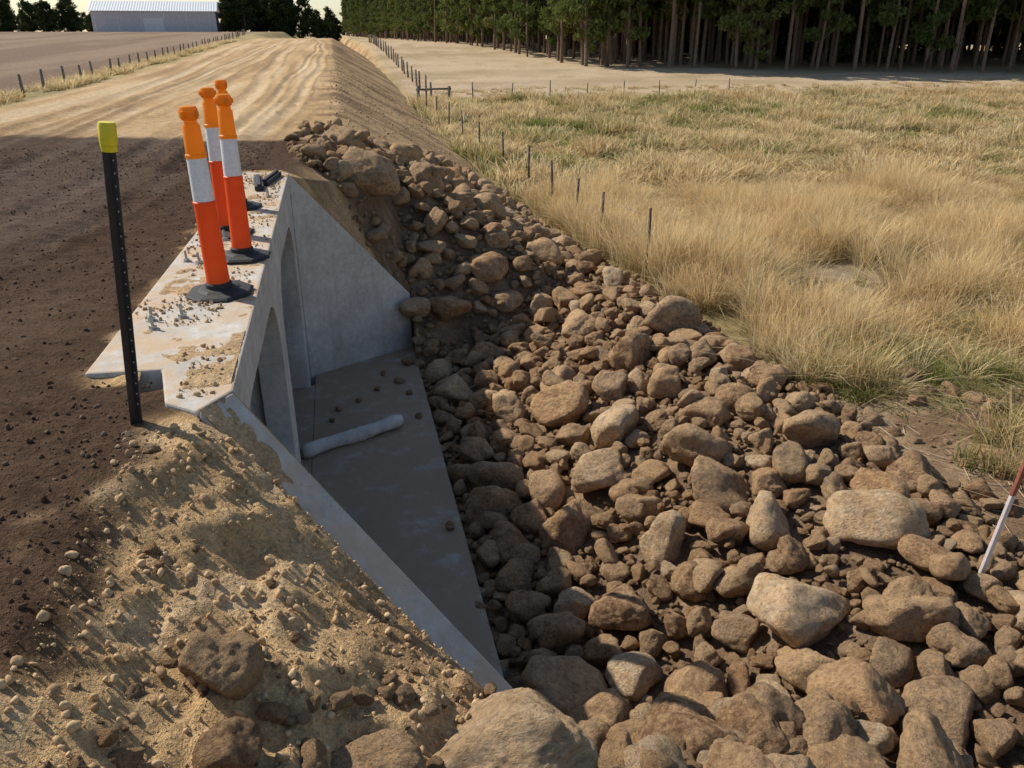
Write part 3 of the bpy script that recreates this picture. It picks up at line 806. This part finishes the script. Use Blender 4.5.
# ------------------------------------------------------------ trees
def tree_variant(name, seed, height, cbase, crad, nclump, nleaf, leaf, lmat, trunk=.14, taper=1.0, droop=.5, link=False):
    R = np.random.default_rng(seed); V = []; F = []; MI = []
    def tb(pts, rads, seg=7):
        b0 = len(V)
        for k, p in enumerate(pts):
            d = (pts[min(k + 1, len(pts) - 1)] - pts[max(k - 1, 0)]).normalized(); q = d.to_track_quat('Z', 'Y')
            for i in range(seg):
                a = 2 * math.pi * i / seg; V.append(tuple(p + q @ Vector((math.cos(a) * rads[k], math.sin(a) * rads[k], 0))))
        for k in range(len(pts) - 1):
            for i in range(seg):
                F.append((b0 + k * seg + i, b0 + k * seg + (i + 1) % seg, b0 + (k + 1) * seg + (i + 1) % seg, b0 + (k + 1) * seg + i)); MI.append(0)
    lx, ly = R.normal() * .3, R.normal() * .3
    tp = [Vector((lx * t * t + .12 * math.sin(t * 5 + seed), ly * t * t, -.3 + (height + .1) * t)) for t in np.linspace(0, 1, 9)]
    tb(tp, [trunk * (1.15 - t * 1.05) + .01 for t in np.linspace(0, 1, 9)], 7)
    cl = []
    for c in range(nclump):
        t = (c + R.random()) / nclump; z = cbase + (height - cbase) * t
        k = t; env = crad * (math.sin(math.pi * min(1, (k * .85 + .15))) ** .6) * (1 - .35 * k * taper)
        a = R.uniform(0, 6.28); q = env * (R.uniform(.25, 1.0))
        st = tp[0].lerp(tp[-1], max(0, (z - q * .6) / height))
        en = Vector((st.x + math.cos(a) * q, st.y + math.sin(a) * q, z + R.uniform(-.3, .3)))
        mid = st.lerp(en, .5) + Vector((0, 0, .15 * q))
        tb([st, mid, en], [trunk * .32 * (1 - .6 * t), trunk * .2 * (1 - .6 * t), .012], 4)
        cl.append((en, R.uniform(.45, .95) * crad * .42)); cl.append((mid, R.uniform(.3, .6) * crad * .35))
    wts = np.array([c[1] ** 2 for c in cl]); wts /= wts.sum()
    ids = R.choice(len(cl), nleaf, p=wts)
    cen = np.array([cl[i][0][:] for i in ids]); rd = np.array([cl[i][1] for i in ids])
    dd = R.normal(size=(nleaf, 3)); dd /= np.linalg.norm(dd, axis=1)[:, None]
    pos = cen + dd * (rd * R.random(nleaf) ** .45)[:, None] * np.array([1, 1, .7])
    ax = R.normal(size=(nleaf, 3)); ax[:, 2] -= droop * 2; ax /= np.linalg.norm(ax, axis=1)[:, None]
    sd = np.cross(ax, R.normal(size=(nleaf, 3))); sd /= np.linalg.norm(sd, axis=1)[:, None]
    Ls = leaf * R.uniform(.6, 1.3, nleaf)[:, None]
    b0 = len(V)
    q0 = pos - ax * Ls; q1 = pos + sd * Ls * .38; q2 = pos + ax * Ls; q3 = pos - sd * Ls * .38
    Q = np.stack([q0, q1, q2, q3], 1).reshape(-1, 3)
    V.extend(map(tuple, Q)); F.extend([(b0 + 4 * i, b0 + 4 * i + 1, b0 + 4 * i + 2, b0 + 4 * i + 3) for i in range(nleaf)]); MI.extend([1] * nleaf)
    ob = mesh_obj(name, V, F, [M_BARK, lmat], link=link)
    ob.data.polygons.foreach_set('material_index', MI)
    return ob
euc = [tree_variant('eucalypt_shape_%02d' % i, 800 + i, 14.5 + i * .6, 3.6 + .6 * (i % 3), 1.8, 26, 1700, .28, M_LEAF, .12) for i in range(5)]
eedge = [tree_variant('eucalypt_edge_shape_%02d' % i, 820 + i, 14 + i * .6, 1.2 + .6 * i, 2.2, 36, 3000, .23, M_LEAF, .12) for i in range(3)]
CE = variants_collection('eucalypt_shapes', euc + eedge)
poly = [(92, 44), (53, 54), (18.5, 65), (14.5, 105), (11, 165), (7, 230), (4, 300)]
def along(poly, step):
    out = []
    for a, b in zip(poly[:-1], poly[1:]):
        a = np.array(a, float); b = np.array(b, float); L_ = np.linalg.norm(b - a); k = int(L_ / step)
        d = (b - a) / L_
        for i in range(k): out.append((a + d * i * step, d))
    return out
P = []; R_ = []; S_ = []; V_ = []
for (p, d) in along(poly, 2.4):
    nrm = np.array([d[1], -d[0]])
    for row in range(12):
        q = p + nrm * (row * 2.7 + 1) + np.array([random.uniform(-.7, .7), random.uniform(-.7, .7)])
        if q[1] < np.interp(q[0], [18.5, 53, 92], [65, 54, 44]) : continue
        if row > 8 and q[1] > 110: continue
        sc = random.uniform(.85, 1.18)
        if q[1] > 140: sc *= .8
        edge_t = (row == 0 and random.random() < (.85 if q[0] < 24 else .3)) or row >= 9 or (row == 5 and random.random() < .3)
        P.append((q[0], q[1], h1(q[0], q[1]) - (1.0 if row >= 9 else 0))); R_.append((random.uniform(-.03, .03), random.uniform(-.03, .03), random.uniform(0, 6.28)))
        S_.append((sc * (1.35 if row >= 9 else 1), sc * (1.35 if row >= 9 else 1), sc))
        V_.append((random.randrange(2) if row >= 9 else random.randrange(3)) if edge_t else 3 + random.randrange(5))
scatter('plantation_forest', P, R_, S_, V_, CE)

dis = [tree_variant('conifer_shape_%02d' % i, 850 + i, 7.5 + i, .4, 2.9 + .3 * i, 34, 2800, .36, M_PINE, .25, .6, .1) for i in range(4)]
CD = variants_collection('conifer_shapes', dis)
P = []; R_ = []; S_ = []; V_ = []
def cam2(X, Y): return (X * .979 + Y * .205, -X * .205 + Y * .979)
def dtree(X, Y, s_):
    p = cam2(X, Y); P.append((p[0], p[1], h1(*p))); R_.append((0, 0, random.random() * 6)); S_.append((s_,) * 3); V_.append(random.randrange(4))
for _ in range(24): dtree(random.uniform(-61, -44), random.uniform(178, 192), random.uniform(.6, .98))
for _ in range(10): dtree(random.uniform(-44, -37), random.uniform(178, 192), random.uniform(.35, .6))
for _ in range(40): dtree(random.uniform(-150, -98), random.uniform(185, 215), random.uniform(.5, .85))
for _ in range(90): dtree(random.uniform(-260, 20), random.uniform(330, 360), random.uniform(.5, .8))
for _ in range(60): dtree(random.uniform(25, 190), random.uniform(125, 140), random.uniform(.7, 1.0))
scatter('distant_trees', P, R_, S_, V_, CD)

# ------------------------------------------------------------ shed
M_ROOF = simple_mat('corrugated_roof', (.74, .75, .76), .5, 2, .08, .1)
M_WALL = simple_mat('corrugated_wall', (.60, .58, .60), .6, 2, .1, .1)
M_DARKW = simple_mat('shed_doorway_shade', (.04, .04, .045), .9)  # near-black colour stands in for shade inside the open shed end
c = cam2(-66.5, 163); sz = h1(*c) - .3
shed = empty('farm_shed', (c[0], c[1], sz)); shed.rotation_euler = (0, 0, math.radians(4))
Lh, D, EH, RH = 10.6, 4.5, 3.9, 5.5
box('walls', -Lh, Lh, -D, D, -.5, EH, M_WALL, shed, 0)
mesh_obj('gable', [(-Lh, -D, EH), (-Lh, D, EH), (-Lh, 0, RH - .1), (Lh, -D, EH), (Lh, D, EH), (Lh, 0, RH - .1)], [(0, 2, 1), (3, 4, 5)], [M_WALL], parent=shed)
v = []; f = []
nrib = 96
for side in (-1, 1):
    b0 = len(v)
    for i in range(nrib + 1):
        x = -Lh - .4 + (2 * Lh + .8) * i / nrib; o = .04 if i % 2 else 0
        v += [(x, side * (D + .4), EH - .15 + o), (x, 0, RH + o)]
    for i in range(nrib): f.append((b0 + 2 * i, b0 + 2 * i + 2, b0 + 2 * i + 3, b0 + 2 * i + 1))
mesh_obj('gable_roof', v, f, [M_ROOF], parent=shed)
box('end_doorway_shade', Lh + .01, Lh + .05, -4.2, 4.2, -.4, 3.7, M_DARKW, shed, 0)  # dark panel on the closed end wall, painted shade of an opening
for k in range(6):
    box('wall_post', -Lh + .5 + k * 3.9 - .06, -Lh + .5 + k * 3.9 + .06, -D - .06, -D - .005, -.4, EH - .2, M_ROOF, shed, 0)
box('side_door', -2, 1.4, -D - .05, -D - .01, -.4, 2.6, M_ROOF, shed, 0)

# ------------------------------------------------------------ light, sky, camera
EL, AZ = math.radians(42), math.radians(50)
d = Vector((-math.sin(AZ) * math.cos(EL), math.cos(AZ) * math.cos(EL), math.sin(EL)))
sl = bpy.data.lights.new('sun', 'SUN'); sl.energy = 5.0; sl.angle = math.radians(.53); sl.color = (1, .935, .82)
so = bpy.data.objects.new('sun', sl); so.rotation_euler = d.to_track_quat('Z', 'Y').to_euler(); so.location = (-20, 20, 30); COL.objects.link(so)
w = bpy.data.worlds.new('World'); scene.world = w; w.use_nodes = True; nt = w.node_tree
bg = nt.nodes['Background']; sk = nt.nodes.new('ShaderNodeTexSky'); sk.sky_type = 'NISHITA'; sk.sun_disc = False
sk.sun_elevation = EL; sk.sun_rotation = -AZ; sk.air_density = 1.0; sk.dust_density = .6
nt.links.new(sk.outputs[0], bg.inputs[0]); bg.inputs[1].default_value = .115
scene.view_settings.view_transform = 'Standard'; scene.view_settings.look = 'None'; scene.view_settings.exposure = 0

cd = bpy.data.cameras.new('camera'); cd.sensor_width = 36; cd.lens = 27.7; cd.clip_end = 5000; cd.clip_start = .05
co = bpy.data.objects.new('camera', cd); co.location = (0, 0, 1.6); co.rotation_euler = (math.radians(90 - 24.1), 0, math.radians(-11.83)); COL.objects.link(co)
scene.camera = co
print('rocks', len(RP), 'grass', {k: len(v[0]) for k, v in sets.items()}, 'verts', len(ground.data.vertices))
